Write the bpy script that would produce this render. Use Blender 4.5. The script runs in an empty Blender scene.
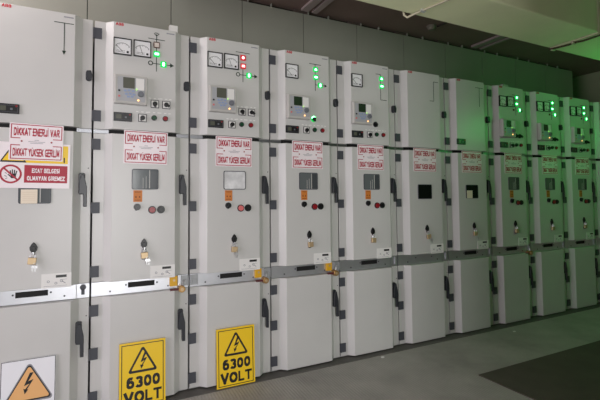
import bpy, bmesh, math, random
from mathutils import Vector, Matrix
random.seed(7)
S = bpy.context.scene
COL = S.collection
PI = math.pi
W = 0.65            # cabinet pitch
FY = -0.05          # front plane of the raised door faces

# ------------------------------------------------------------------ materials
def lin(c):
    return tuple((v/255/12.92 if v/255 <= .04045 else ((v/255+.055)/1.055)**2.4) for v in c) + (1,)

MATS = {}
def mat(name, rgb, rough=.5, metal=0.0, noise=0.0, nscale=8.0, bump=0.0, bscale=60.0, emit=None, estr=0.0, spec=.5, coat=0.0, stretch=None):
    if name in MATS: return MATS[name]
    m = bpy.data.materials.new(name); m.use_nodes = True
    nt = m.node_tree; b = nt.nodes['Principled BSDF']
    c = lin(rgb)
    b.inputs['Base Color'].default_value = c
    b.inputs['Roughness'].default_value = rough
    b.inputs['Metallic'].default_value = metal
    b.inputs['Specular IOR Level'].default_value = spec
    b.inputs['Coat Weight'].default_value = coat
    if noise or bump:
        tc = nt.nodes.new('ShaderNodeTexCoord')
        mp = nt.nodes.new('ShaderNodeMapping')
        if stretch: mp.inputs['Scale'].default_value = stretch
        nt.links.new(tc.outputs['Object'], mp.inputs['Vector'])
    if noise:
        n = nt.nodes.new('ShaderNodeTexNoise'); n.inputs['Scale'].default_value = nscale; n.inputs['Detail'].default_value = 6
        nt.links.new(mp.outputs[0], n.inputs['Vector'])
        r = nt.nodes.new('ShaderNodeValToRGB')
        r.color_ramp.elements[0].position = .3; r.color_ramp.elements[1].position = .7
        r.color_ramp.elements[0].color = tuple(max(0, v*(1-noise)) for v in c[:3])+(1,)
        r.color_ramp.elements[1].color = tuple(min(1, v*(1+noise)) for v in c[:3])+(1,)
        nt.links.new(n.outputs['Fac'], r.inputs['Fac']); nt.links.new(r.outputs['Color'], b.inputs['Base Color'])
    if bump:
        n2 = nt.nodes.new('ShaderNodeTexNoise'); n2.inputs['Scale'].default_value = bscale; n2.inputs['Detail'].default_value = 4
        nt.links.new(mp.outputs[0], n2.inputs['Vector'])
        bp = nt.nodes.new('ShaderNodeBump'); bp.inputs['Strength'].default_value = bump; bp.inputs['Distance'].default_value = .01
        nt.links.new(n2.outputs['Fac'], bp.inputs['Height']); nt.links.new(bp.outputs[0], b.inputs['Normal'])
    if emit:
        b.inputs['Emission Color'].default_value = lin(emit); b.inputs['Emission Strength'].default_value = estr
    MATS[name] = m
    return m

PAINT = mat('cabinet_paint', (210,209,207), .34, noise=.03, nscale=3, bump=.02, bscale=90)
FRAME = mat('frame_paint', (190,190,188), .42, noise=.03)
GALV = mat('galvanised_strip', (214,215,221), .38, metal=.85, noise=.04, nscale=14)
HINGE = mat('hinge_grey', (74,76,84), .5)
BLACK = mat('black_plastic', (22,22,25), .35)
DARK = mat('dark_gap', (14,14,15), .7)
HANDLE = mat('handle_plastic', (48,50,56), .38)
WHITE = mat('white_plate', (240,238,236), .4)
SIGNC = mat('sign_cool_white', (246,246,252), .35)
SIGNW = mat('sign_white', (250,240,244), .35)
RED = mat('sign_red', (178,20,54), .45)
YELLOW = mat('sign_yellow', (255,212,32), .4)
ORANGE = mat('sign_orange', (244,186,122), .4)
SBLACK = mat('sign_black', (26,24,28), .45)
SGREY = mat('sign_grey', (150,150,158), .45)
LOGO = mat('logo_red', (205,30,50), .45)
INK = mat('ink_grey', (70,70,74), .5)
MIMIC = mat('mimic_line', (22,52,34), .5)
RELAY = mat('relay_case', (196,194,190), .4)
RELAYP = mat('relay_panel', (176,178,182), .35)
LCD = mat('lcd_screen', (96,98,88), .2)
LCDG = mat('lcd_screen_green', (44,62,44), .2)
BTN = mat('relay_button_blue', (150,166,200), .4)
KNOBG = mat('relay_knob_grey', (112,116,124), .4)
GREENB = mat('button_green', (24,74,48), .3)
REDB = mat('button_red', (150,28,40), .3)
PINKB = mat('button_pink', (226,120,120), .3)
LAMPOFF = mat('lamp_off', (226,214,206), .35)
LAMPRIM = mat('lamp_rim_brown', (92,52,40), .4)
LAMPG = mat('lamp_green', (24,150,70), .3, emit=(10,215,85), estr=.75)
COREG = mat('lamp_core_green', (200,255,220), .3, emit=(120,255,165), estr=8)
LAMPR = mat('lamp_red', (190,40,50), .3, emit=(235,40,50), estr=.3)
CORER = mat('lamp_core_red', (255,220,220), .3, emit=(255,190,190), estr=2.2)
LEDY = mat('led_amber', (255,190,120), .3, emit=(255,180,110), estr=2.2)
LEDGY = mat('led_yellow_green', (190,255,120), .3, emit=(180,255,110), estr=1.1)
GLASS = mat('window_pane', (104,110,112), .12, spec=.7)
GLASSD = mat('window_interior_dark', (74,78,82), .2)
BARE = mat('window_dark', (10,11,12), .6, spec=.15)
REFLECT = mat('window_reflection', (226,226,228), .16, noise=.28, nscale=11, bump=.6, bscale=9)  # pale patchy pane colour stands in for a reflection of the bright outdoors
LABELO = mat('orange_label', (214,128,52), .5)
PAPER = mat('paper_cream', (246,232,212), .7)
GAPBAR = mat('cross_bar_zinc', (150,151,156), .36, metal=1)
BRASS = mat('brass', (206,180,142), .42, metal=.45)
LATCHM = mat('latch_zinc', (168,170,172), .5, metal=.4)
STEEL = mat('chrome', (214,214,216), .35, metal=.7)
COPPER = mat('interlock_brass', (190,150,98), .35, metal=.7)
ROD = mat('rod_maroon', (96,34,40), .5)
TAG = mat('tag_yellow', (232,176,30), .45)
METERF = mat('meter_face', (244,244,246), .25)
CEIL = mat('ceiling_brown',(136,114,107),.7,noise=.08,nscale=3)
DUCT = mat('duct_panel', (152,152,142), .42, noise=.05, nscale=2.5)
FLOORM = None

# ------------------------------------------------------------------ mesh builder
class MB:
    def __init__(s): s.v = []; s.f = []
    def add(s, vs, fs):
        n = len(s.v); s.v += [tuple(v) for v in vs]; s.f += [tuple(i+n for i in f) for f in fs]; return s
    def box(s, x0,x1,y0,y1,z0,z1):
        v = [(x,y,z) for z in (z0,z1) for y in (y0,y1) for x in (x0,x1)]
        return s.add(v, [(0,2,3,1),(4,5,7,6),(0,1,5,4),(2,6,7,3),(0,4,6,2),(1,3,7,5)])
    def pxz(s, pts, y0, y1):                       # polygon in x-z, extruded along y
        n = len(pts)
        v = [(x,y0,z) for x,z in pts]+[(x,y1,z) for x,z in pts]
        return s.add(v, [tuple(range(n)), tuple(range(2*n-1,n-1,-1))]+[(i,(i+1)%n,n+(i+1)%n,n+i) for i in range(n)])
    def pxy(s, pts, z0, z1):
        n = len(pts)
        v = [(x,y,z0) for x,y in pts]+[(x,y,z1) for x,y in pts]
        return s.add(v, [tuple(range(n)), tuple(range(2*n-1,n-1,-1))]+[(i,(i+1)%n,n+(i+1)%n,n+i) for i in range(n)])
    def ring(s, outer, inner, y0, y1):             # two loops with the same count
        n = len(outer)
        v = [(x,y0,z) for x,z in outer]+[(x,y0,z) for x,z in inner]+[(x,y1,z) for x,z in outer]+[(x,y1,z) for x,z in inner]
        f = []
        for i in range(n):
            j = (i+1)%n
            f += [(i,j,n+j,n+i),(2*n+i,3*n+i,3*n+j,2*n+j),(i,2*n+i,2*n+j,j),(n+i,n+j,3*n+j,3*n+i)]
        return s.add(v, f)
    def frame(s, x0,x1,z0,z1,t,y0,y1):
        return s.ring([(x0,z0),(x1,z0),(x1,z1),(x0,z1)], [(x0+t,z0+t),(x1-t,z0+t),(x1-t,z1-t),(x0+t,z1-t)], y0,y1)
    def rrect(s, x0,x1,z0,z1,r,y0,y1):
        return s.pxz(rr(x0,x1,z0,z1,r), y0,y1)
    def cyl(s, cx,cz,r,y0,y1,n=20,r1=None):
        r1 = r if r1 is None else r1
        a = [(cx+r*math.cos(2*PI*i/n), y0, cz+r*math.sin(2*PI*i/n)) for i in range(n)]
        b = [(cx+r1*math.cos(2*PI*i/n), y1, cz+r1*math.sin(2*PI*i/n)) for i in range(n)]
        return s.add(a+b, [tuple(range(n)), tuple(range(2*n-1,n-1,-1))]+[(i,(i+1)%n,n+(i+1)%n,n+i) for i in range(n)])
    def line(s, a, b, w, y0, y1):                  # flat stroke in x-z
        ax,az = a; bx,bz = b; d = math.hypot(bx-ax,bz-az); px,pz = -(bz-az)/d*w/2,(bx-ax)/d*w/2
        return s.pxz([(ax+px,az+pz),(bx+px,bz+pz),(bx-px,bz-pz),(ax-px,az-pz)], y0,y1)
    def tube(s, pts, r, n=10, closed=False):
        pts = [Vector(p) for p in pts]; N = len(pts); rings = []
        up = None
        for i,p in enumerate(pts):
            if closed: t = pts[(i+1)%N]-pts[i-1]
            else: t = pts[min(i+1,N-1)]-pts[max(i-1,0)]
            t.normalize()
            if up is None:
                up = Vector((0,0,1)) if abs(t.z) < .9 else Vector((1,0,0))
            a = (up - t*up.dot(t)).normalized(); b = t.cross(a); up = a
            rings.append([p+a*r*math.cos(2*PI*k/n)+b*r*math.sin(2*PI*k/n) for k in range(n)])
        v = [q for rg in rings for q in rg]; f = []
        M = N if closed else N-1
        for i in range(M):
            j = (i+1)%N
            for k in range(n):
                l = (k+1)%n
                f.append((i*n+k,i*n+l,j*n+l,j*n+k))
        if not closed: f += [tuple(range(n)), tuple((N-1)*n+k for k in range(n-1,-1,-1))]
        return s.add(v,f)
    def mesh(s, name):
        me = bpy.data.meshes.new(name); me.from_pydata(s.v, [], s.f)
        bm = bmesh.new(); bm.from_mesh(me); bmesh.ops.recalc_face_normals(bm, faces=bm.faces); bm.to_mesh(me); bm.free()
        return me
    def build(s, name, m, parent=None, loc=(0,0,0), rot=None, bevel=0, smooth=False):
        return link(name, s.mesh(name), m, parent, loc, rot, bevel, smooth)

def rr(x0,x1,z0,z1,r,n=4):
    p = []
    for cx,cz,a0 in ((x1-r,z0+r,-PI/2),(x1-r,z1-r,0),(x0+r,z1-r,PI/2),(x0+r,z0+r,PI)):
        p += [(cx+r*math.cos(a0+PI/2*i/n), cz+r*math.sin(a0+PI/2*i/n)) for i in range(n+1)]
    return p

def link(name, me, m, parent=None, loc=(0,0,0), rot=None, bevel=0, smooth=False):
    if m is not None and not me.materials: me.materials.append(m)
    o = bpy.data.objects.new(name, me); COL.objects.link(o)
    o.location = loc
    if rot: o.rotation_euler = rot
    if parent: o.parent = parent
    if bevel:
        b = o.modifiers.new('bevel','BEVEL'); b.width = bevel; b.segments = 2; b.limit_method = 'ANGLE'; b.angle_limit = .6
    if smooth:
        for p in me.polygons: p.use_smooth = True
    return o

CACHE = {}
def shared(key, fn, name, m, parent, loc=(0,0,0), rot=None, bevel=0):
    """link an object that shares the mesh built once under key"""
    if key not in CACHE: CACHE[key] = fn().mesh(name)
    return link(name, CACHE[key], m, parent, loc, rot, bevel)

def tag(o, label, cat, group=None):
    o['label'] = label; o['category'] = cat
    if group: o['group'] = group
    return o
def thing(name, label, cat, loc=(0,0,0), rot=None, group=None):
    o = bpy.data.objects.new(name, None); COL.objects.link(o); o.empty_display_size = .1
    o.location = loc
    if rot: o.rotation_euler = rot
    return tag(o, label, cat, group)
def struct(o): o['kind'] = 'structure'; return o

# ------------------------------------------------------------------ lettering
def arc(cx,cy,rx,ry,a0,a1,n=9):
    return [(cx+rx*math.cos(math.radians(a0+(a1-a0)*i/n)), cy+ry*math.sin(math.radians(a0+(a1-a0)*i/n))) for i in range(n+1)]
# letter shapes as pen paths in a box of the given width and height 1
GLYPH = {
 'A':(.72,[[(0,0),(.36,1),(.72,0)],[(.13,.30),(.59,.30)]]),
 'B':(.64,[[(0,0),(0,1),(.36,1)]+arc(.36,.76,.22,.24,90,-90)+[(0,.52)],[(.36,.52)]+arc(.38,.26,.26,.26,90,-90)+[(0,0)]]),
 'D':(.68,[[(0,0),(0,1),(.30,1)]+arc(.30,.5,.38,.5,90,-90,14)+[(0,0)]]),
 'E':(.54,[[(.54,0),(0,0),(0,1),(.52,1)],[(0,.52),(.48,.52)]]),
 'G':(.72,[arc(.36,.5,.36,.5,48,318,16)+[(.70,.22),(.70,.46),(.42,.46)]]),
 'I':(0,[[(0,0),(0,1)]]),
 'İ':(0,[[(0,0),(0,1)],[(0,1.18),(0,1.20)]]),
 'J':(.42,[[(.42,1),(.42,.24)]+arc(.21,.24,.21,.24,0,-180,8)]),
 'K':(.62,[[(0,0),(0,1)],[(.60,1),(0,.36)],[(.20,.57),(.62,0)]]),
 'L':(.50,[[(0,1),(0,0),(.50,0)]]),
 'M':(.80,[[(0,0),(0,1),(.40,.12),(.80,1),(.80,0)]]),
 'N':(.66,[[(0,0),(0,1),(.66,0),(.66,1)]]),
 'O':(.74,[arc(.37,.5,.37,.5,90,450,20)]),
 'R':(.64,[[(0,0),(0,1),(.38,1)]+arc(.38,.75,.24,.25,90,-90)+[(0,.50)],[(.34,.50),(.64,0)]]),
 'S':(.60,[arc(.30,.75,.28,.25,40,270,11)+arc(.30,.25,.30,.25,90,-145,11)]),
 'T':(.62,[[(0,1),(.62,1)],[(.31,1),(.31,0)]]),
 'U':(.64,[[(0,1),(0,.32)]+arc(.32,.32,.32,.32,180,360,10)+[(.64,1)]]),
 'Ü':(.64,[[(0,1),(0,.32)]+arc(.32,.32,.32,.32,180,360,10)+[(.64,1)],[(.16,1.18),(.16,1.2)],[(.48,1.18),(.48,1.2)]]),
 'V':(.70,[[(0,1),(.35,0),(.70,1)]]),
 'Y':(.66,[[(0,1),(.33,.45),(.66,1)],[(.33,.45),(.33,0)]]),
 'Z':(.60,[[(0,1),(.60,1),(0,0),(.60,0)]]),
 '6':(.60,[arc(.30,.31,.30,.31,0,360,16),[(.0,.31)]+arc(.34,.50,.34,.50,180,62,9)]),
 '3':(.58,[arc(.29,.755,.27,.245,150,-90,11),arc(.29,.255,.29,.255,90,-150,11)]),
 '0':(.60,[arc(.30,.5,.30,.5,90,450,20)]),
}
def text(name, txt, w, h, m, parent, cx, cz, y, pen=.18, gap=.14, su=.245):
    """raised lettering in the x-z plane, its box w by h centred on (cx, cz); pen and gap are shares of the height"""
    key = ('txt',txt,round(w,4),round(h,4),round(cx,4),round(cz,4),round(y,4))
    if key not in CACHE:
        t = pen*h; adv = []; x = 0
        for ch in txt:
            if ch == ' ': x += .52; continue
            adv.append((ch,x)); x += GLYPH[ch][0]+su+gap
        total = x-gap
        sx = w/total; sz = h-t; tx = su*sx; cx_ = cx-w/2+tx/2
        mb = MB(); y1 = y-.0006
        for ch,x0 in adv:
            for pl in GLYPH[ch][1]:
                P = [(cx_+(x0+px)*sx, cz-h/2+t/2+pz*sz) for px,pz in pl]
                L_,R_ = [],[]
                n = len(P); closed = n > 2 and math.hypot(P[0][0]-P[-1][0],P[0][1]-P[-1][1]) < 1e-6
                if closed: P = P[:-1]; n -= 1
                segs = [(P[i],P[(i+1)%n]) for i in range(n if closed else n-1)]
                for q,(a,b) in enumerate(segs):
                    dx,dz = b[0]-a[0],b[1]-a[1]; d = math.hypot(dx,dz) or 1
                    ux,uz = dx/d,dz/d
                    wd = t*abs(ux)+tx*abs(uz)                       # uprights take the narrower pen
                    ex = wd*.5 if len(segs) < 8 else wd*.12
                    ax,az,bx,bz = a[0]-ux*ex,a[1]-uz*ex,b[0]+ux*ex,b[1]+uz*ex
                    nx,nz = -uz*wd/2,ux*wd/2
                    mb.pxz([(ax+nx,az+nz),(bx+nx,bz+nz),(bx-nx,bz-nz),(ax-nx,az-nz)], y1-.00001*(q%3), y)
        CACHE[key] = mb.mesh('lettering')
    return link(name, CACHE[key], m, parent)

# ------------------------------------------------------------------ cabinet pieces
X0,XA,XB,XC,XD,X1 = .006,.075,.120,.538,.582,.644
def door_mb(z0,z1):
    m = MB()
    m.pxy([(X0,.016),(X0,-.004),(XA,-.004),(XB,FY),(XC,FY),(XD,-.004),(X1,-.004),(X1,.016)], z0,z1)
    return m
HZ = {'upper_door':(2.526,1.957), 'middle_door':(1.763,1.334,.909), 'lower_door':(.652,.3705,.0888)}
def hinge_mb():
    m = MB(); m.box(0,.05,-.016,-.003,-.037,.037); m.box(-.0045,.004,-.019,.0,-.037,.037)
    return m
def swing_handle_mb():                              # long recessed swing handle, local origin at its middle
    m = MB()
    m.rrect(-.027,.012,-.030,.112,.012,-.020,-.002)
    m.pxz([(-.024,-.028),(-.022,.05),(-.012,.098),(.004,.104),(.014,.060),(.023,.02),(.024,-.112),(.003,-.112),(.002,-.03)], -.042,-.020)
    return m
def small_handle_mb():
    m = MB(); m.rrect(-.018,.018,-.036,.036,.016,-.014,-.002)
    m.pxz([(-.014,.03),(.012,.034),(.022,.005),(.018,-.034),(-.006,-.03),(-.016,-.005)], -.034,-.014)
    return m
def logo_mb_parent(c):
    return text('logo','ABB',.050,.020,LOGO,c,.159,2.600,FY-.0003,pen=.20,gap=.14,su=.22)

def meter(c, x, z, kind):
    """square panel meter: bezel > dial, scale, needle"""
    b = shared('meter_bezel', lambda: MB().frame(-.058,.058,-.058,.058,.006,-.016,0), 'panel_meter', BLACK, c, (x,FY,z))
    shared('meter_dial', lambda: MB().box(-.052,.052,-.008,0,-.052,.052), 'dial', METERF, b)
    def sc():
        m = MB()
        for i in range(13):
            a = PI*(.80-.6*i/12)
            l = .010 if i%3==0 else .005
            m.line((.056*math.cos(a),-.030+.056*math.sin(a)),((.056-l)*math.cos(a),-.030+(.056-l)*math.sin(a)),.0022,-.0088,-.0078)
        for i in range(12):
            a0,a1 = PI*(.80-.6*i/12),PI*(.80-.6*(i+1)/12)
            m.line((.056*math.cos(a0),-.030+.056*math.sin(a0)),(.056*math.cos(a1),-.030+.056*math.sin(a1)),.0016,-.0088,-.0078)
        for i in range(6): m.line((-.036+i*.009,-.033),(-.033+i*.009,-.026),.0028,-.0088,-.0078)
        m.line((-.040,-.037),(.016,-.041),.002,-.0088,-.0078)
        return m
    shared('meter_scale', sc, 'scale', INK, b)
    def nd():
        m = MB(); a = (-.045,.0) if kind=='amp' else (.012,.03)
        m.line((.0,-.035),(-.040,.005) if kind=='amp' else (-.018,.025),.0025,-.0094,-.0088)
        return m
    shared('meter_needle_'+kind, nd, 'needle', BLACK, b)
    shared('meter_zero', lambda: MB().rrect(.026,.040,-.042,-.028,.003,-.011,-.008), 'zero_adjuster', BLACK, b)

def lamp(c, x, z, state, shape='sq'):
    """indicator lamp on the mimic diagram: bezel > lit symbol"""
    if state == 'off':
        o = shared('lamp_rim', lambda: MB().frame(-.021,.021,-.021,.021,.005,-.008,0), 'indicator_lamp', LAMPRIM, c, (x,FY,z))
        shared('lamp_off_lens', lambda: MB().box(-.016,.016,-.006,0,-.016,.016), 'lens', LAMPOFF, o); return
    if state == 'dark':
        shared('lamp_dot', lambda: MB().cyl(0,0,.012,-.006,0,14), 'indicator_lamp', LAMPRIM, c, (x,FY,z)); return
    rim, core = (LAMPG,COREG) if state=='green' else (LAMPR,CORER)
    o = shared('lamp_body_'+state, lambda: MB().rrect(-.021,.021,-.021,.021,.004,-.009,0), 'indicator_lamp', rim, c, (x,FY,z))
    def cm():
        m = MB()
        if shape=='tri': m.pxz([(-.013,-.009),(.013,-.009),(.005,.009),(-.005,.009)],-.011,-.009)
        elif shape=='hbar': m.rrect(-.015,.015,-.008,.008,.006,-.011,-.009)
        elif shape=='vbar': m.rrect(-.008,.008,-.014,.014,.006,-.011,-.009)
        elif shape=='ring': m.rrect(-.011,.011,-.011,.011,.009,-.011,-.009)
        elif shape=='eq':
            m.box(-.013,.013,-.011,-.009,.002,.009); m.box(-.013,.013,-.011,-.009,-.009,-.002)
        return m
    shared('lamp_core_'+shape+state, cm, 'lit_symbol', core, o)

def relay(c, x0=.127, lcd=None):
    """protection relay: case > face panel, screen, nameplate, keys, knob, leds"""
    o = shared('relay_case', lambda: MB().box(0,.212,-.042,0,0,.198), 'protection_relay', RELAY, c, (x0,FY,2.041), bevel=.006)
    shared('relay_frame', lambda: MB().frame(.006,.206,.006,.192,.006,-.046,-.042), 'relay_frame', RELAY, o)
    shared('relay_face', lambda: MB().box(.020,.194,-.045,-.042,.018,.182), 'face_panel', RELAYP, o)
    lcd = lcd or LCD
    shared('relay_lcd'+lcd.name, lambda: MB().rrect(.054,.128,.106,.180,.004,-.048,-.044), 'display', lcd, o)
    shared('relay_plate', lambda: MB().box(.136,.190,-.0465,-.044,.100,.180), 'label_card', WHITE, o)
    for bx,bz in ((.068,.088),(.092,.092),(.118,.088),(.075,.066),(.100,.070),(.124,.066),(.088,.048),(.112,.050)):
        shared('relay_key', lambda: MB().rrect(-.010,.010,-.007,.007,.006,-.048,-.044), 'key', BTN, o, (bx,0,bz))
    shared('relay_knob', lambda: MB().cyl(0,0,.018,-.062,-.044,18,.021), 'rotary_knob', KNOBG, o, (.168,0,.072))
    shared('relay_keyb', lambda: MB().box(-.006,.006,-.049,-.044,-.006,.006), 'key', BLACK, o, (.030,0,.086))
    shared('relay_keyr', lambda: MB().box(-.006,.006,-.049,-.044,-.006,.006), 'key', PINKB, o, (.030,0,.048))
    shared('relay_led', lambda: MB().cyl(0,0,.006,-.050,-.044,12), 'status_led', LEDY, o, (.152,0,.028))
    shared('relay_led2', lambda: MB().cyl(0,0,.0045,-.050,-.044,12), 'status_led', LEDGY, o, (.140,0,.102))

def knob_switch(c, x, z, rot=0, plate=True, lit=False):
    if plate:
        o = shared('switch_plate', lambda: MB().frame(-.028,.028,-.028,.028,.0045,-.006,0), 'selector_switch', INK, c, (x,FY,z))
        shared('switch_inner', lambda: MB().box(-.024,.024,-.005,0,-.024,.024), 'face_plate', WHITE, o)
    else:
        o = shared('switch_ring_'+str(lit), lambda: MB().cyl(0,0,.025,-.008,0,22), 'selector_switch', LAMPG if lit else BLACK, c, (x,FY,z))
        if lit:
            shared('switch_glow', lambda: MB().pxz([(.021*math.cos(a*PI/12),.003+.021*math.sin(a*PI/12)) for a in range(0,13)],-.0095,-.008), 'lit_ring', COREG, o)
    def kb():
        m = MB(); m.cyl(0,0,.016,-.020,-.005,18); m.pxz([(-.006,.004),(.006,.004),(.007,-.024),(-.007,-.024)],-.036,-.018); return m
    shared('switch_knob', kb, 'knob', BLACK, o, (0,0,0), (0,rot,0))
def push_button(c, x, z, m, rim=BLACK, r=.019):
    o = shared('button_ring'+rim.name+str(r), lambda: MB().cyl(0,0,r,-.010,0,22), 'push_button', rim, c, (x,FY,z))
    shared('button_cap'+m.name+str(r), lambda: MB().cyl(0,0,r*.72,-.020,-.008,20,r*.8), 'button_cap', m, o)
def ticks(c, row):
    def f():
        m = MB()
        for x in (-.034,.0,.03): m.box(x-.008,x+.008,-.0012,0,-.0035,.0035)
        return m
    for x,z in row: shared('switch_caption', f, 'caption_plate', WHITE, c, (x,FY,z))
def small_meter(c, x, z=1.954):
    o = shared('temp_unit', lambda: MB().rrect(-.059,.059,-.030,.030,.003,-.012,0), 'digital_controller', BLACK, c, (x,FY,z))
    shared('temp_lcd', lambda: MB().box(-.044,-.010,-.0135,-.010,-.014,.016), 'display', LCD, o)
    shared('temp_trim', lambda: MB().frame(-.050,.052,-.022,.022,.003,-.0135,-.011), 'trim_ring', HINGE, o)
    shared('temp_btn', lambda: MB().cyl(0,0,.006,-.016,-.010,10), 'key', REDB, o, (.044,0,.017))
    shared('temp_key', lambda: MB().box(-.006,.006,-.014,-.010,-.008,.004), 'key', KNOBG, o, (.018,0,0))

def mimic(c, kind):
    m = MB(); y0,y1 = FY-.0015,FY-.0002; w = .0045
    L = lambda a,b,ww=w: m.line(a,b,ww,y0,y1)
    if kind == 'full':
        L((.346,2.533),(.461,2.531)); L((.403,2.57),(.403,2.299))
        L((.385,2.575),(.403,2.556)); L((.421,2.575),(.403,2.556)); L((.392,2.578),(.414,2.578))
        m.ring([(.363+.017*math.cos(a*PI/8),2.356+.017*math.sin(a*PI/8)) for a in range(16)],[(.363+.011*math.cos(a*PI/8),2.356+.011*math.sin(a*PI/8)) for a in range(16)],y0,y1)
        L((.346,2.356),(.363,2.340)); L((.375,2.355),(.505,2.355))
        m.pxz([(.498,2.371),(.498,2.339),(.525,2.355)],y0,y1)
    elif kind == 'top':
        L((.346,2.530),(.461,2.528)); L((.403,2.528),(.403,2.299)); L((.403,2.352),(.50,2.352)); m.pxz([(.495,2.365),(.495,2.339),(.518,2.352)],y0,y1)
    elif kind == 'red':
        L((.346,2.533),(.461,2.531)); L((.403,2.40),(.403,2.299))
        m.ring([(.363+.017*math.cos(a*PI/8),2.356+.017*math.sin(a*PI/8)) for a in range(16)],[(.363+.011*math.cos(a*PI/8),2.356+.011*math.sin(a*PI/8)) for a in range(16)],y0,y1)
        L((.375,2.355),(.505,2.355)); m.pxz([(.498,2.371),(.498,2.339),(.525,2.355)],y0,y1)
    elif kind == 'tie':
        L((.395,2.528),(.45,2.528)); L((.447,2.528),(.447,2.289)); L((.447,2.290),(.517,2.290))
    elif kind == 'bracket':
        L((.458,2.536),(.522,2.536)); L((.458,2.536),(.458,2.341)); L((.405,2.341),(.458,2.341))
    elif kind == 'tee':
        L((.406,2.547),(.522,2.547)); L((.464,2.547),(.464,2.345))
    elif kind == 'tee_arrow':
        L((.417,2.546),(.530,2.546)); L((.475,2.546),(.475,2.35)); m.pxz([(.463,2.362),(.487,2.362),(.475,2.335)],y0,y1)
    m.build('mimic_diagram', MIMIC, c)

def window(c, cx, cz, kind):
    o = shared('window_rim', lambda: MB().ring(rr(-.088,.088,-.071,.071,.012),rr(-.083,.083,-.066,.066,.010),-.006,0), 'inspection_window', HINGE, c, (cx,FY,cz))
    pane = {'glass':GLASS,'dark':BARE,'reflect':REFLECT}[kind]
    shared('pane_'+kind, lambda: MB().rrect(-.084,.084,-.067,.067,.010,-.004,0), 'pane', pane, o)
    if kind == 'glass':
        shared('pane_inner', lambda: MB().rrect(.034,.080,-.062,.062,.004,-.0048,-.003), 'dark_interior', GLASSD, o)
        def st():
            m = MB(); m.box(.026,.031,-.005,-.003,-.064,.064); m.box(.004,.007,-.005,-.003,-.064,.02); m.box(-.016,-.013,-.005,-.003,-.064,.01); return m
        shared('pane_strip', st, 'pale_bar', RELAY, o)  # pale upright lines laid flat on the pane

def lock_escutcheon(c, x, z):
    def f():
        m = MB(); m.pxz([(x_*1.0,z_) for x_,z_ in [(0,.038),(.012,.026),(.022,.006),(.020,-.012),(.009,-.026),(.006,-.040),(-.006,-.040),(-.009,-.026),(-.020,-.012),(-.022,.006),(-.012,.026)]],-.010,0)
        m.cyl(0,0,.013,-.018,-.008,16); return m
    o = shared('lock_plate', f, 'keyhole_lock', BLACK, c, (x,FY,z), bevel=.002)
    def hs():
        m = MB(); m.box(-.004,.004,-.030,-.008,-.036,-.022); return m
    shared('lock_hasp', hs, 'hasp', STEEL, o)

def sticker(c, x, z):
    o = shared('diagram_plate', lambda: MB().box(-.083,.083,-.002,0,-.045,.045), 'instruction_plate', WHITE, c, (x,FY,z))
    shared('diagram_bar', lambda: MB().box(-.004,.056,-.003,-.001,.018,.034), 'title_bar', BLACK, o)
    def f():
        m = MB(); y0,y1=-.003,-.0015
        for a in range(3):
            cx = -.045+.03*a+(.012 if a else 0); cz = -.004-(.012 if a==1 else 0)
            m.ring([(cx+.008*math.cos(t*PI/5),cz+.008*math.sin(t*PI/5)) for t in range(10)],[(cx+.005*math.cos(t*PI/5),cz+.005*math.sin(t*PI/5)) for t in range(10)],y0,y1)
        m.line((.03,-.005),(.05,-.02),.004,y0,y1); m.line((-.07,-.032),(.06,-.034),.0018,y0,y1); m.line((.02,.003),(.06,.005),.0018,y0,y1)
        return m
    shared('diagram_lines', f, 'diagram', SGREY, o)

def latch(c, x):
    def f():
        m = MB(); m.box(-.020,.020,-.012,0,-.036,.036); m.box(-.026,-.020,-.020,0,-.036,.036); m.box(.020,.026,-.020,0,-.036,.036); m.box(-.012,.008,-.020,-.012,-.020,.006); return m
    shared('latch', f, 'latch', LATCHM, c, (x,-.002,.795))
def handles(c, doors, k):
    shared('small_handle', small_handle_mb, 'handle', HANDLE, doors['upper_door'], (.622,-.004,2.224), bevel=.003)
    shared('swing_handle', swing_handle_mb, 'handle', HANDLE, doors['middle_door'], (.598,-.004,1.455), bevel=.003)
    shared('swing_handle', swing_handle_mb, 'handle', HANDLE, doors['lower_door'], (.592,-.004,.484), bevel=.003)
    for d,z in (('middle_door',1.60),('lower_door',.625)):
        shared('key_mark', lambda: MB().cyl(0,0,.004,-.0065,-.004,8), 'screw', INK, doors[d], (.628,0,z))

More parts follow.
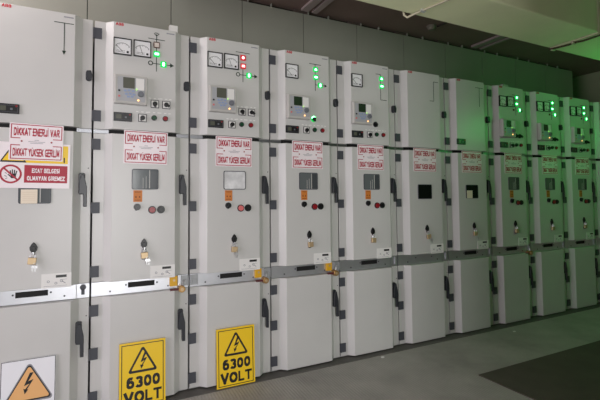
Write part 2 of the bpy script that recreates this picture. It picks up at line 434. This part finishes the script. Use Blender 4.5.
CAB_LABELS = [
 'pale grey switchgear cabinet at the left edge carrying the red no-entry hand sign',
 'pale grey switchgear cabinet with two square meters, one unlit square and two green lamps',
 'pale grey switchgear cabinet with two glowing red lamps on its upper door',
 'grey switchgear cabinet with one square meter and a knob glowing green below its relay',
 'grey switchgear cabinet with one square meter and only two stacked green lamps',
 'grey switchgear cabinet with bare upper door showing only a thin Z-shaped line, black window',
 'dim grey switchgear cabinet with small display and cream paper in its dark window, mid right',
 'green-tinted switchgear cabinet with two meters, right beside the cabinet with the cream paper',
 'dim green-tinted switchgear cabinet, middle of the three far ones with two meters',
 'dim green-tinted switchgear cabinet, rightmost of the three far ones with two meters',
 'sliver of green-tinted switchgear cabinet cut off by the right edge, last in the row',
]
def cabinet(k):
    c = thing('switchgear_cabinet', CAB_LABELS[k], 'switchgear cabinet', (k*W,0,0), group='medium voltage cabinets in the row')
    def hb():
        m = MB(); m.box(.005,.645,.018,1.30,0,2.612); m.box(.005,.645,.008,.019,1.830,1.872); return m
    shared('housing', hb, 'housing', FRAME, c)
    def sb():
        m = MB(); m.box(.006,.566,-.003,.017,.744,.836); m.box(.570,.644,-.003,.017,.744,.836); return m
    s = shared('strip', sb, 'cross_strip', GALV, c)
    shared('gap_bar', lambda: MB().box(.006,.100,.002,.006,1.842,1.864), 'cross_bar', GAPBAR, c)
    shared('gap_bar_b', lambda: MB().box(.555,.644,.002,.006,1.842,1.864), 'cross_bar', GAPBAR, c)
    shared('gap_shade', lambda: MB().box(.100,.555,.000,.0075,1.832,1.870), 'shade_strip', DARK, c)  # dark strip standing in for the deep shade inside the door gap
    if k not in (5,):
        shared('strip_slot', lambda: MB().box(.233,.408,-.005,-.001,.782,.818), 'slot', DARK, s)
    for x,z in ((.220,.802),(.424,.800),(.12,.768),(.50,.768)):
        shared('strip_screw', lambda: MB().cyl(0,0,.006,-.007,-.002,10), 'screw', HINGE, s, (x,0,z))
    doors = {}
    for nm,z0,z1 in (('upper_door',1.868,2.614),('middle_door',.838,1.838),('lower_door',.014,.741)):
        d = shared(nm, lambda: door_mb(z0,z1), nm, PAINT, c, bevel=.003)
        doors[nm] = d
        for hz in HZ[nm]: shared('hinge', hinge_mb, 'hinge', HINGE, d, (0,0,hz))
    handles(c, doors, k)
    logo_mb_parent(c)
    if k <= 4:
        shared('name_strip', lambda: MB().box(-.028,.028,-.0012,0,-.004,.004), 'name_strip', SGREY, c, (.500,FY,2.588))
    if k in (1,2,3,4,7,8,9):
        meter(c,.178,2.443 if k<3 else 2.440,'amp')
        if k in (1,2,7,8,9): meter(c,.307,2.446,'volt')
        relay(c, {3:.122,4:.112,7:.124,8:.126,9:.128}.get(k,.127), LCD if k<3 else LCDG)
    if k == 0: mimic(c,'tee_arrow'); small_meter(c,.180)
    if k == 1:
        mimic(c,'full'); lamp(c,.403,2.490,'off'); lamp(c,.404,2.424,'green','hbar'); lamp(c,.451,2.355,'green','vbar')
    if k == 2:
        mimic(c,'red'); lamp(c,.403,2.490,'red','ring'); lamp(c,.404,2.424,'red','eq'); lamp(c,.451,2.355,'green','vbar')
    if k == 3:
        mimic(c,'top'); lamp(c,.404,2.483,'green','tri'); lamp(c,.406,2.416,'green','hbar'); lamp(c,.449,2.350,'green','vbar')
    if k == 4:
        mimic(c,'tie'); lamp(c,.455,2.487,'green','tri'); lamp(c,.457,2.417,'green','hbar')
    if k in (7,8,9):
        mimic(c,'top'); lamp(c,.416,2.503,'green','ring'); lamp(c,.412,2.430,'green','hbar'); lamp(c,.462,2.363,'green','vbar'); lamp(c,.365,2.360,'dark')
    if k == 5: mimic(c,'bracket')
    if k == 6: mimic(c,'tee'); small_meter(c,.170)
    if k in (1,2):
        knob_switch(c,.394,2.063,0); knob_switch(c,.472,2.063,-.9); ticks(c,((.394,2.103),(.472,2.105)))
    if k == 3: knob_switch(c,.381,2.055,0,False,True)
    if k == 4: knob_switch(c,.380,2.055,.3,False)
    if k in (7,8,9): knob_switch(c,.385,2.066,.3,False); knob_switch(c,.450,2.066,-.9,False)
    if k in (1,2,3,4,7,8,9):
        small_meter(c,.185 if k<3 else .178)
        knob_switch(c,.312,1.957,.5); push_button(c,.390,1.963,GREENB); push_button(c,.466,1.963,REDB)
        ticks(c,((.312,2.000),(.390,2.002),(.466,2.002)))
        window(c,.334 if k<3 else .327,1.528,'reflect' if k==2 else 'glass')
        l = shared('orange_label', lambda: MB().box(-.029,.029,-.002,0,-.040,.040), 'orange_label', LABELO, c, (.286,FY,1.411))
        def hl():
            m = MB()
            for x in (-.012,.012): m.pxz([(x-.004,-.012),(x+.004,-.012),(x+.004,-.004),(x+.001,.002),(x-.004,-.002)],-.003,-.001)
            m.line((-.02,.028),(.02,.028),.004,-.003,-.001); m.line((-.02,-.028),(.02,-.028),.004,-.003,-.001)
            return m
        shared('orange_print', hl, 'printed_pattern', mat('label_print',(120,58,24),.6), l)
        o = shared('plug_knob', lambda: MB().cyl(0,0,.021,-.016,0,18,.024), 'key_plug', BLACK, c, (.283,FY,1.336))
        shared('plug_key', lambda: MB().box(-.005,.005,-.026,-.014,-.026,.020), 'wing', BLACK, o, (0,0,0), (0,.4,0))
        push_button(c,.381,1.314,REDB if k!=2 else PINKB,BLACK,.027); push_button(c,.440,1.315,BLACK,BLACK,.027)
    if k == 0: window(c,.330,1.438,'glass')
    if k in (5,6): window(c,.312,1.438,'dark')
    lock_escutcheon(c,.329,1.080 if k else 1.090)
    if k in (1,3,7,9):
        push_button(c,.330 if k!=1 else .322,.985,BLACK if k!=1 else KNOBG,BLACK if k!=1 else KNOBG,.012)
    sticker(c,.456,.879)
    if k == 0:
        def lp():
            m = MB(); m.cyl(0,0.018,.019,-.007,-.002,18); m.box(-.010,.010,-.007,-.002,-.030,.006); return m
        shared('key_plate', lp, 'key_plate', HINGE, c, (.607,-.001,.795))
    elif k in (1,2,3): latch(c,.617)
    else: shared('slim_latch', lambda: MB().box(-.007,.007,-.010,0,-.034,.034), 'latch', LATCHM, c, (.617,-.002,.795))
    if k in (1,2,3):
        t = shared('tag', lambda: MB().box(-.027,.027,-.022,0,-.036,.036), 'interlock_box', TAG, c, (.537,-.003,.800), bevel=.003)
        shared('tag_hole', lambda: MB().cyl(0,0,.009,-.024,-.020,12), 'keyhole', BRASS, t, (.002,0,.006))
    if k == 2:
        latch(c,.036)
    return c

# ------------------------------------------------------------------ signs
def warning_sign(k, x, z, tilt, label):
    """white plate with two red-lettered halves"""
    w,h = .290,.230
    t = thing('warning_sign', label, 'warning sign', (k*W+x, FY-(.0085 if k==0 else .001), z), (0,tilt,0), 'white warning plates with red lettering')
    shared('ws_board', lambda: MB().box(-w/2,w/2,-.003,0,-h/2,h/2), 'board', SIGNW, t)
    def bd():
        m = MB(); y0,y1 = -.0036,-.0028; e = .0052
        for s in (1,-1):
            zt,zb = s*.106,s*.022
            m.line((-.138,zt),(.138,zt),e,y0,y1)
            for sx in (-1,1):
                m.line((sx*.1355,zt),(sx*.1355,zb),e,y0,y1); m.line((sx*.138,zb),(sx*.088,zb),e,y0,y1)
        return m
    shared('ws_border', bd, 'border', RED, t)
    text('lettering','DİKKAT ENERJİ VAR',.246,.050,RED,t,0,.062,-.0028,.19)
    text('lettering','DİKKAT YÜKSEK GERİLİM',.250,.050,RED,t,0,-.066,-.0028,.19)
    def sm():
        m = MB()
        for a,b,z_ in ((-.012,.012,.012),(-.045,.045,.002),(-.035,.035,-.007)): m.line((a,z_),(b,z_),.003,-.0034,-.0028)
        return m
    shared('ws_small', sm, 'fine_print', SGREY, t)
    for sx in (-1,1): shared('ws_dot', lambda: MB().cyl(0,0,.0055,-.005,-.0028,12), 'screw_cap', REDB, t, (sx*.080,0,.003))

def tri(cx, cz, w, h): return [(cx-w/2,cz-h/2),(cx+w/2,cz-h/2),(cx,cz+h/2)]
def round_tri(cx,cz,w,h,r,n=6):
    P = [Vector(p) for p in tri(cx,cz,w,h)]; out = []
    # inset corner arcs
    for i in range(3):
        p,a,b = P[i],P[i-1],P[(i+1)%3]
        da,db = (a-p).normalized(),(b-p).normalized()
        ang = da.angle(db); d = r/math.tan(ang/2); ctr = p+(da+db).normalized()*(r/math.sin(ang/2))
        s = p+da*d-ctr; e = p+db*d-ctr
        a0 = math.atan2(s.y,s.x); a1 = math.atan2(e.y,e.x)
        while a1 < a0: a1 += 2*PI
        out += [(ctr.x+r*math.cos(a0+(a1-a0)*j/n), ctr.y+r*math.sin(a0+(a1-a0)*j/n)) for j in range(n+1)]
    return out
def bolt(cx, cz, s):
    pts = [(.10,.50),(.26,.50),(.04,.10),(.26,.17),(-.02,-.30),(.06,-.27),(-.10,-.50),(-.16,-.22),(-.09,-.27),(.10,-.02),(-.14,-.10)]
    return [(cx+x*s,cz+z*s) for x,z in pts]

def volt_sign(x, y0, lean, label):
    w,h = .296,.425
    t = thing('voltage_sign', label, 'warning sign', (x, y0, .0), (-lean,0,0), 'yellow voltage signs leaning on the doors')
    t['group'] = 'yellow voltage signs leaning on the doors'
    MBs = shared('vs_board', lambda: MB().box(-w/2,w/2,-.004,0,0,h), 'board', YELLOW, t)
    shared('vs_border', lambda: MB().frame(-w/2+.013,w/2-.013,.013,h-.013,.005,-.0046,-.0038), 'border', SBLACK, t)
    def tr():
        m = MB(); m.ring(round_tri(0,.312,.196,.176,.012),round_tri(0,.306,.148,.132,.004),-.0046,-.0038); return m
    shared('vs_triangle', tr, 'triangle', SBLACK, t)
    shared('vs_bolt', lambda: MB().pxz(bolt(.0,.300,.110),-.0046,-.0038), 'lightning_bolt', SBLACK, t)
    text('lettering','6300',.212,.072,SBLACK,t,.004,.164,-.0038,.21,gap=.15,su=.235)
    text('lettering','VOLT',.240,.074,SBLACK,t,.002,.068,-.0038,.21,gap=.11,su=.235)

def shock_sign():
    w,h = .285,.420
    t = thing('shock_hazard_sign','white board with an orange lightning triangle, leaning on the leftmost cabinet door','warning sign',(.318,-.078,0),(-.045,0,0))
    MB().box(-w/2,w/2,-.004,0,0,h).build('board', SIGNC, t)
    MB().frame(-w/2+.001,w/2-.001,.001,h-.001,.003,-.0046,-.0038).build('border', SBLACK, t)
    MB().pxz(round_tri(.003,.285,.270,.240,.016),-.0044,-.0038).build('triangle_edge', SGREY, t)
    MB().ring(round_tri(.003,.283,.248,.219,.012),round_tri(.003,.281,.226,.198,.010),-.0050,-.0043).build('triangle_outline', SBLACK, t)
    MB().pxz(round_tri(.003,.281,.226,.198,.010),-.0050,-.0043).build('triangle', ORANGE, t)
    MB().pxz(bolt(-.006,.276,.122),-.0058,-.0049).build('lightning_bolt', SBLACK, t)

def entry_sign():
    CX,CZ = .30,1.61
    t = thing('no_entry_sign','wide white plate with red no-entry hand circle, behind the leftmost red-lettered plate','warning sign',(.30,FY-.0072,1.61),(0,0.012,0))
    x0,x1,z0,z1 = .086,.520,1.464,1.748
    MB().box(x0,x1,-.0005,.0,z0,z1).build('board', SIGNW, t)
    MB().box(.262,.508,-.0008,-.0004,1.622,1.737).build('yellow_panel', YELLOW, t)
    MB().pxz(tri(.212,1.682,.140,.118),-.00085,-.0004).build('triangle', SBLACK, t)
    MB().pxz(tri(.212,1.679,.112,.092),-.0010,-.0005).build('triangle_panel', YELLOW, t)
    MB().box(.484,.491,-.0010,-.0005,1.628,1.662).build('printed_mark', SBLACK, t)
    MB().box(.272,.507,-.0008,-.0004,1.498,1.608).build('red_panel', RED, t)
    text('lettering','EKAT BELGESİ',.150,.028,SIGNW,t,.388,1.574,-.0007,.20)
    text('lettering','OLMAYAN GİREMEZ',.205,.028,SIGNW,t,.390,1.526,-.0007,.20)
    c = lambda r: [(.202+r*math.cos(a*PI/16),1.550+r*math.sin(a*PI/16)) for a in range(32)]
    hand = MB()
    hx,hz = .216,1.546
    hand.rrect(hx-.014,hx+.014,hz-.022,hz+.006,.006,-.0009,-.0004)
    for i,(dx,l) in enumerate(((-.0115,.026),(-.004,.032),(.004,.030),(.0115,.024))):
        hand.line((hx+dx,hz),(hx+dx*1.5,hz+l),.0062,-.0009,-.0004)
    hand.line((hx-.011,hz-.014),(hx-.028,hz+.002),.0062,-.0009,-.0004)
    hand.line((hx-.045,hz-.006),(hx-.033,hz-.012),.003,-.0009,-.0004); hand.line((hx-.043,hz+.012),(hx-.034,hz+.006),.003,-.0009,-.0004); hand.line((hx-.040,hz-.026),(hx-.030,hz-.020),.003,-.0009,-.0004)
    hand.build('hand_symbol', SBLACK, t)
    r = MB(); r.ring(c(.058),c(.047),-.0014,-.0004); r.line((.168,1.584),(.236,1.516),.010,-.0014,-.0004); r.build('prohibition_ring', RED, t)
    for ch in t.children:
        ch.data = ch.data.copy(); ch.data.transform(Matrix.Translation((-CX,0,-CZ)))

# ------------------------------------------------------------------ padlocks
def padlock(k, label, dx=0, body=BRASS, keys=True, s=1.0, turn=0.0):
    x,z = .329+dx, (1.080 if k else 1.090)-.032
    t = thing('padlock', label, 'padlock', (k*W+x, FY-.020, z), (0,turn,0), 'padlocks hanging on the middle doors')
    def bm_():
        m = MB(); m.box(-.023,.023,-.009,.009,-.066,-.024); return m
    shared('padlock_body', bm_, 'lock_body', body, t, bevel=.003)
    def sh():
        return MB().tube([(-.013,0,-.028),(-.013,0,-.006),(-.009,0,.003),(0,0,.007),(.009,0,.003),(.013,0,-.006),(.013,0,-.028)],.0035,8)
    shared('padlock_shackle', sh, 'shackle', STEEL, t)
    if keys:
        def kr(): return MB().tube([(.020+.011*math.cos(a*PI/7),-.011,-.066+.011*math.sin(a*PI/7)) for a in range(14)],.0015,6,True)
        shared('key_ring', kr, 'key_ring', STEEL, t)
        def ky():
            m = MB(); m.cyl(.024,-.080,.011,-.014,-.011,12); m.box(.021,.027,-.014,-.011,-.110,-.088)
            m.cyl(.010,-.078,.010,-.017,-.014,12); m.box(.007,.012,-.017,-.014,-.106,-.086); return m
        shared('keys', ky, 'keys', STEEL, t)
def interlock(k, label):
    t = thing('interlock_lock', label, 'lock', (k*W+.590, -.006, .742), None, 'round brass interlock locks beside the cross strips')
    shared('il_body', lambda: MB().cyl(0,0,.024,-.050,0,20,.026), 'lock_barrel', COPPER, t, bevel=.003)
    shared('il_core', lambda: MB().cyl(0,0,.011,-.054,-.049,14), 'keyway', BRASS, t)
    shared('il_shackle', lambda: MB().tube([(.010,-.02,.016),(.012,-.02,.045),(.022,-.016,.060),(.034,-.012,.052)],.004,8), 'shackle', STEEL, t)
    shared('il_rod', lambda: MB().box(-.082,-.022,-.044,-.030,-.006,.008), 'rod', ROD, t)

# ------------------------------------------------------------------ build the row
for k in range(11): cabinet(k)
HOST = ['leftmost cabinet, above the hand sign','cabinet with one unlit square and two green lamps','cabinet with two red lamps','cabinet with the green glowing knob',
        'cabinet with one meter and two stacked green lamps','cabinet with the bare upper door and black window','cabinet with cream paper in its window',
        'first of the three far green-lit cabinets','middle of the three far green-lit cabinets','rightmost of the three far green-lit cabinets']
SP = [(.335,1.752,.014),(.338,1.750,.010),(.330,1.748,.006),(.322,1.748,.004),(.322,1.750,0),(.322,1.748,.004),(.322,1.748,0),(.330,1.752,0),(.335,1.756,0),(.340,1.758,0)]
for k,(x,z,tl) in enumerate(SP):
    warning_sign(k, x, z, tl, 'white red-lettered plate on the '+HOST[k])
entry_sign(); shock_sign()
volt_sign(1*W+.325,-.088,.045,'yellow 6300 VOLT sign cut by the bottom edge, left one of the two yellow signs')
volt_sign(2*W+.331,-.092,.045,'yellow 6300 VOLT sign seen whole, leaning below the cabinet with two red lamps')
PADL = ['brass padlock with keys on the leftmost cabinet','brass padlock with keys on the cabinet with one unlit square and two green lamps','brass padlock with keys on the cabinet with two red lamps','brass padlock on the cabinet with the green glowing knob',
        'brass padlock on the cabinet with one meter and two stacked green lamps','brass padlock below the black window of the bare-door cabinet','brass padlock below the window with cream paper',
        'small dim padlock on the first of the three far green-lit cabinets','small dim padlock on the middle of the three far green-lit cabinets','small dim padlock on the rightmost of the three far green-lit cabinets']
for k in range(10):
    padlock(k, PADL[k], keys=k in (0,1,2,5,6), turn=(.12,-.05,.06,-.10,.05,-.15,.04,.0,.06,.0)[k])
for k,l in ((1,'round brass interlock lock at lower right of the cabinet with one unlit square lamp'),(2,'round brass interlock lock at lower right of the cabinet with two red lamps'),
            (3,'round brass interlock lock at lower right of the cabinet with the green glowing knob'),(7,'dim round brass interlock lock on the first of the three far green-lit cabinets')):
    interlock(k,l)
def note(k, x0,x1,z0,z1,label):
    t = thing('paper_note', label, 'paper', (k*W+(x0+x1)/2, FY-.0065, (z0+z1)/2), None)
    w,h = (x1-x0)/2,(z1-z0)/2
    MB().box(-w,w,-.0012,0,-h,h).build('sheet', PAPER, t)
    m = MB()
    for i in range(5): m.line((-w*.8,h*.6-i*h*.28),(w*.75,h*.6-i*h*.28),.0016,-.0018,-.001)
    m.build('printed_lines', mat('note_print',(222,206,182),.7), t)
note(0,.256,.344,1.368,1.456,'cream paper note on the window under the hand sign, leftmost cabinet')
note(6,.232,.312,1.369,1.450,'small cream paper note on a dark window right of the black window')
tag(MB().box(1.163,1.222,.06,.10,2.612,2.700).build('white_card',WHITE),'small white card standing on top of the cabinet with one unlit square lamp','card')
tag(MB().box(4.87,4.96,.04,.10,2.612,2.672).build('white_box',RELAY),'small pale box on top of the first of the three far green-lit cabinets','box')

# ------------------------------------------------------------------ exhaust duct on top of the row
DY = .55
d = thing('exhaust_duct','long grey panelled duct running along the top of the switchgear row','duct',(0,DY,2.612))
for i in range(-1,11):
    x0 = -.04+i*W; x1 = x0+W
    p = shared('duct_panel', lambda: MB().box(.003,W-.003,0,.03,0,.637), 'duct_panel', DUCT, d, (x0,0,0))
    def up():
        return MB().box(-.105,.060,.012,.03,.637,.674)
    shared('duct_filler', up, 'top_filler', mat('filler_brown',(84,72,68),.8), d, (x0,0,0))
    for xx in (.060,.300): shared('duct_bracket', lambda: MB().box(-.004,.004,-.003,.02,.630,.672), 'top_bracket', DUCT, d, (x0+xx,0,0))
    shared('duct_void', lambda: MB().box(.0,W,.05,.07,.60,.672), 'void_shade', DARK, d, (x0,0,0))  # dark sheet in place of the unlit space behind the vent slots
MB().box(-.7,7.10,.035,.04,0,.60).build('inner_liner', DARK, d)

# ------------------------------------------------------------------ room shell
def floor_material():
    m = bpy.data.materials.new('concrete_floor'); m.use_nodes = True; nt = m.node_tree; b = nt.nodes['Principled BSDF']
    tc = nt.nodes.new('ShaderNodeTexCoord')
    n1 = nt.nodes.new('ShaderNodeTexNoise'); n1.inputs['Scale'].default_value = 2.2; n1.inputs['Detail'].default_value = 9; n1.inputs['Roughness'].default_value = .65
    r = nt.nodes.new('ShaderNodeValToRGB'); r.color_ramp.elements[0].position = .3; r.color_ramp.elements[1].position = .72
    r.color_ramp.elements[0].color = lin((148,145,141)); r.color_ramp.elements[1].color = lin((184,181,176))
    w = nt.nodes.new('ShaderNodeTexWave'); w.bands_direction = 'X'; w.inputs['Scale'].default_value = 14; w.inputs['Distortion'].default_value = .6; w.inputs['Detail'].default_value = 1
    mp = nt.nodes.new('ShaderNodeMapping'); mp.inputs['Rotation'].default_value = (0,0,.06)
    n2 = nt.nodes.new('ShaderNodeTexNoise'); n2.inputs['Scale'].default_value = 50
    ad = nt.nodes.new('ShaderNodeMath'); ad.operation = 'ADD'
    bp = nt.nodes.new('ShaderNodeBump'); bp.inputs['Strength'].default_value = .22; bp.inputs['Distance'].default_value = .01
    L = nt.links.new
    L(tc.outputs['Object'],n1.inputs['Vector']); L(n1.outputs['Fac'],r.inputs['Fac']); L(r.outputs['Color'],b.inputs['Base Color'])
    L(tc.outputs['Object'],mp.inputs['Vector']); L(mp.outputs[0],w.inputs['Vector']); L(tc.outputs['Object'],n2.inputs['Vector'])
    L(w.outputs['Fac'],ad.inputs[0]); L(n2.outputs['Fac'],ad.inputs[1]); L(ad.outputs[0],bp.inputs['Height']); L(bp.outputs[0],b.inputs['Normal'])
    b.inputs['Roughness'].default_value = .62
    return m
FLOORM = floor_material()
struct(MB().box(-4.2,7.75,-6.2,2.0,-.10,0).build('floor', FLOORM))
struct(MB().box(-4.2,7.75,-6.2,2.0,3.287,3.40).build('ceiling', CEIL))
WALLM = mat('wall_plaster',(160,150,134),.7,noise=.06,nscale=2,bump=.05)
struct(MB().box(-4.2,7.75,1.9,2.0,0,3.287).build('wall_back', WALLM))
struct(MB().box(7.62,7.75,-6.2,1.9,0,3.287).build('wall_right', WALLM))
# pale plastered beam under the ceiling, its right stretch hanging a little lower
struct(MB().box(1.95,7.62,-4.1,-4.0,0,3.287).build('wall_front', WALLM))
BEAM = mat('beam_plaster',(236,238,198),.65,noise=.04,nscale=3,bump=.05)
struct(MB().box(1.3,4.70,-1.07,-.62,2.85,3.287).build('trim_1', BEAM, bevel=.012))
struct(MB().box(4.70,7.62,-1.07,-.62,2.845,3.287).build('trim_2', BEAM, bevel=.012))
# ceiling battens that run back to the wall
n = 3
for xa,xb in ((2.52,2.60),(2.64,2.70),(4.93,5.02),(5.08,5.12)):
    struct(MB().box(xa,xb,-.62,.52,3.262,3.287).build('trim_%d' % n, mat('batten',(168,152,150),.6))); n += 1
MAT_M = mat('rubber_mat',(84,79,70),.75,noise=.12,nscale=5,bump=.1)
tag(MB().box(3.35,7.0,-2.6,-.81,0,.006).build('floor_mat',MAT_M),'dark rectangular floor mat lying on the concrete at lower right','mat')
tag(MB().box(-.65,7.15,-.115,.014,0,.004).build('base_shade_channel',mat('channel_shade',(92,90,86),.6,noise=.1,nscale=6)),'flat floor channel, painted dark as shade, running along the foot of the cabinets','floor channel')  # dark colour carries the shadow edge at the foot of the cabinets
# litter
for x,y,l in ((2.93,-.16,'white paper scrap on floor below the cabinet with two stacked green lamps'),(4.55,-.24,'white paper scrap on floor further right, near the dark mat')):
    tag(MB().pxy([(x-.018,y-.008),(x+.012,y-.012),(x+.02,y+.006),(x-.006,y+.011)],.001,.006).build('paper_scrap',WHITE),l,'litter')

# conduit hooked under the beam, slack cable further right, smoke detector
PIPE = mat('conduit_cream',(196,188,164),.5)
t = thing('conduit_pipe','thin cream conduit hooked over the edge of the pale beam','pipe',(2.89,-.62,2.8365))
MB().tube([(-.03,.03,.10),(-.03,.015,.0),(-.01,.0,-.02),(.02,-.06,-.005),(.05,-.12,.005),(.10,-.38,.005),(.105,-.455,.005)],.009,8).build('pipe',PIPE,t,smooth=True)
MB().box(.03,.07,-.125,-.10,-.008,.018).build('clip',STEEL,t)
t = thing('hanging_cable','thin brown cable clipped under the beam at upper right','cable',(4.72,-.62,2.845))
MB().tube([(-.02,.0,-.006),(-.005,-.08,-.010),(.01,-.18,-.012),(.01,-.22,-.008),(.02,-.30,-.014),(.02,-.40,-.012),(.03,-.462,-.008),(.05,-.470,.05),(.06,-.465,.20),(.06,-.462,.44)],.009,8).build('cable',mat('cable_brown',(70,50,36),.6),t,smooth=True)
for y in (-.02,-.22): MB().box(-.02,.03,y-.008,y+.008,-.022,.004).build('clip',PIPE,t)
MB().box(.04,.08,-.475,-.445,.16,.18).build('clip',PIPE,t)
t = thing('smoke_detector','round pale smoke detector on the dark ceiling between duct and beam','smoke detector',(4.03,.28,3.287))
m = MB(); 
def disc(r0,r1,z0,z1,n=24):
    a = [(r0*math.cos(2*PI*i/n),r0*math.sin(2*PI*i/n),z0) for i in range(n)]; b = [(r1*math.cos(2*PI*i/n),r1*math.sin(2*PI*i/n),z1) for i in range(n)]
    return MB().add(a+b,[tuple(range(n)),tuple(range(2*n-1,n-1,-1))]+[(i,(i+1)%n,n+(i+1)%n,n+i) for i in range(n)])
DET = mat('detector_plastic',(128,122,110),.6)
disc(.056,.056,-.018,0).build('base',DET,t); disc(.032,.048,-.046,-.018).build('sensor_head',DET,t)
MB().tube([(.05,-.03,-.008),(.12,-.5,-.008),(.16,-.9,-.008)],.009,8).build('wire_conduit',mat('conduit_dark',(60,50,46),.6),t)

# ------------------------------------------------------------------ light
def area(name, loc, target, sx, sy, energy, color):
    L = bpy.data.lights.new(name,'AREA'); L.shape = 'RECTANGLE'; L.size = sx; L.size_y = sy; L.energy = energy; L.color = color
    o = bpy.data.objects.new(name,L); COL.objects.link(o); o.location = loc
    o.rotation_euler = (Vector(target)-Vector(loc)).to_track_quat('-Z','Y').to_euler()
    return o
area('side_opening_daylight',(-3.7,-2.5,1.45),(1.5,-.9,1.2),3.2,2.7,118,(.99,.935,1.02))
area('doorway_daylight',(1.0,-6.1,1.35),(1.2,0,1.2),.8,2.3,126,(1.0,1.0,.99))
c_ = bpy.data.lights.new('added_duct_fill','POINT'); c_.energy = 26; c_.color = (1.0,.94,.92); c_.shadow_soft_size = .12  # added unseen light that brightens the left end of the duct
co_ = bpy.data.objects.new('added_duct_fill',c_); COL.objects.link(co_); co_.location = (-.35,-.25,3.08)
g = bpy.data.lights.new('exit_lamp','POINT'); g.energy = 13.5; g.color = (.05,1.0,.15); g.shadow_soft_size = .16
go = bpy.data.objects.new('exit_lamp',g); COL.objects.link(go); go.location = (5.8,-1.35,2.38)
w = bpy.data.worlds.new('world'); S.world = w; w.use_nodes = True
w.node_tree.nodes['Background'].inputs['Color'].default_value = (.80,.86,.74,1)
w.node_tree.nodes['Background'].inputs['Strength'].default_value = .015

# ------------------------------------------------------------------ camera
cam = bpy.data.cameras.new('camera'); co = bpy.data.objects.new('camera',cam); COL.objects.link(co)
yaw,pit,rol = .4737,.0473,-.0089
F = Vector((math.sin(yaw)*math.cos(pit),math.cos(yaw)*math.cos(pit),math.sin(pit)))
R = Vector((math.cos(yaw),-math.sin(yaw),0)); U = R.cross(F)
R2 = R*math.cos(rol)+U*math.sin(rol); U2 = U*math.cos(rol)-R*math.sin(rol)
M = Matrix((R2,U2,-F)).transposed().to_4x4(); M.translation = Vector((.5934,-3.1812,1.3883))
co.matrix_world = M
cam.sensor_width = 36; cam.sensor_fit = 'HORIZONTAL'; cam.lens = 36*425/600
cam.shift_y = -22.2/600
S.camera = co
vs = S.view_settings
S.display_settings.display_device = 'sRGB'
vs.view_transform = 'Standard'; vs.look = 'None'; vs.exposure = 0; vs.gamma = 1; vs.use_curve_mapping = False
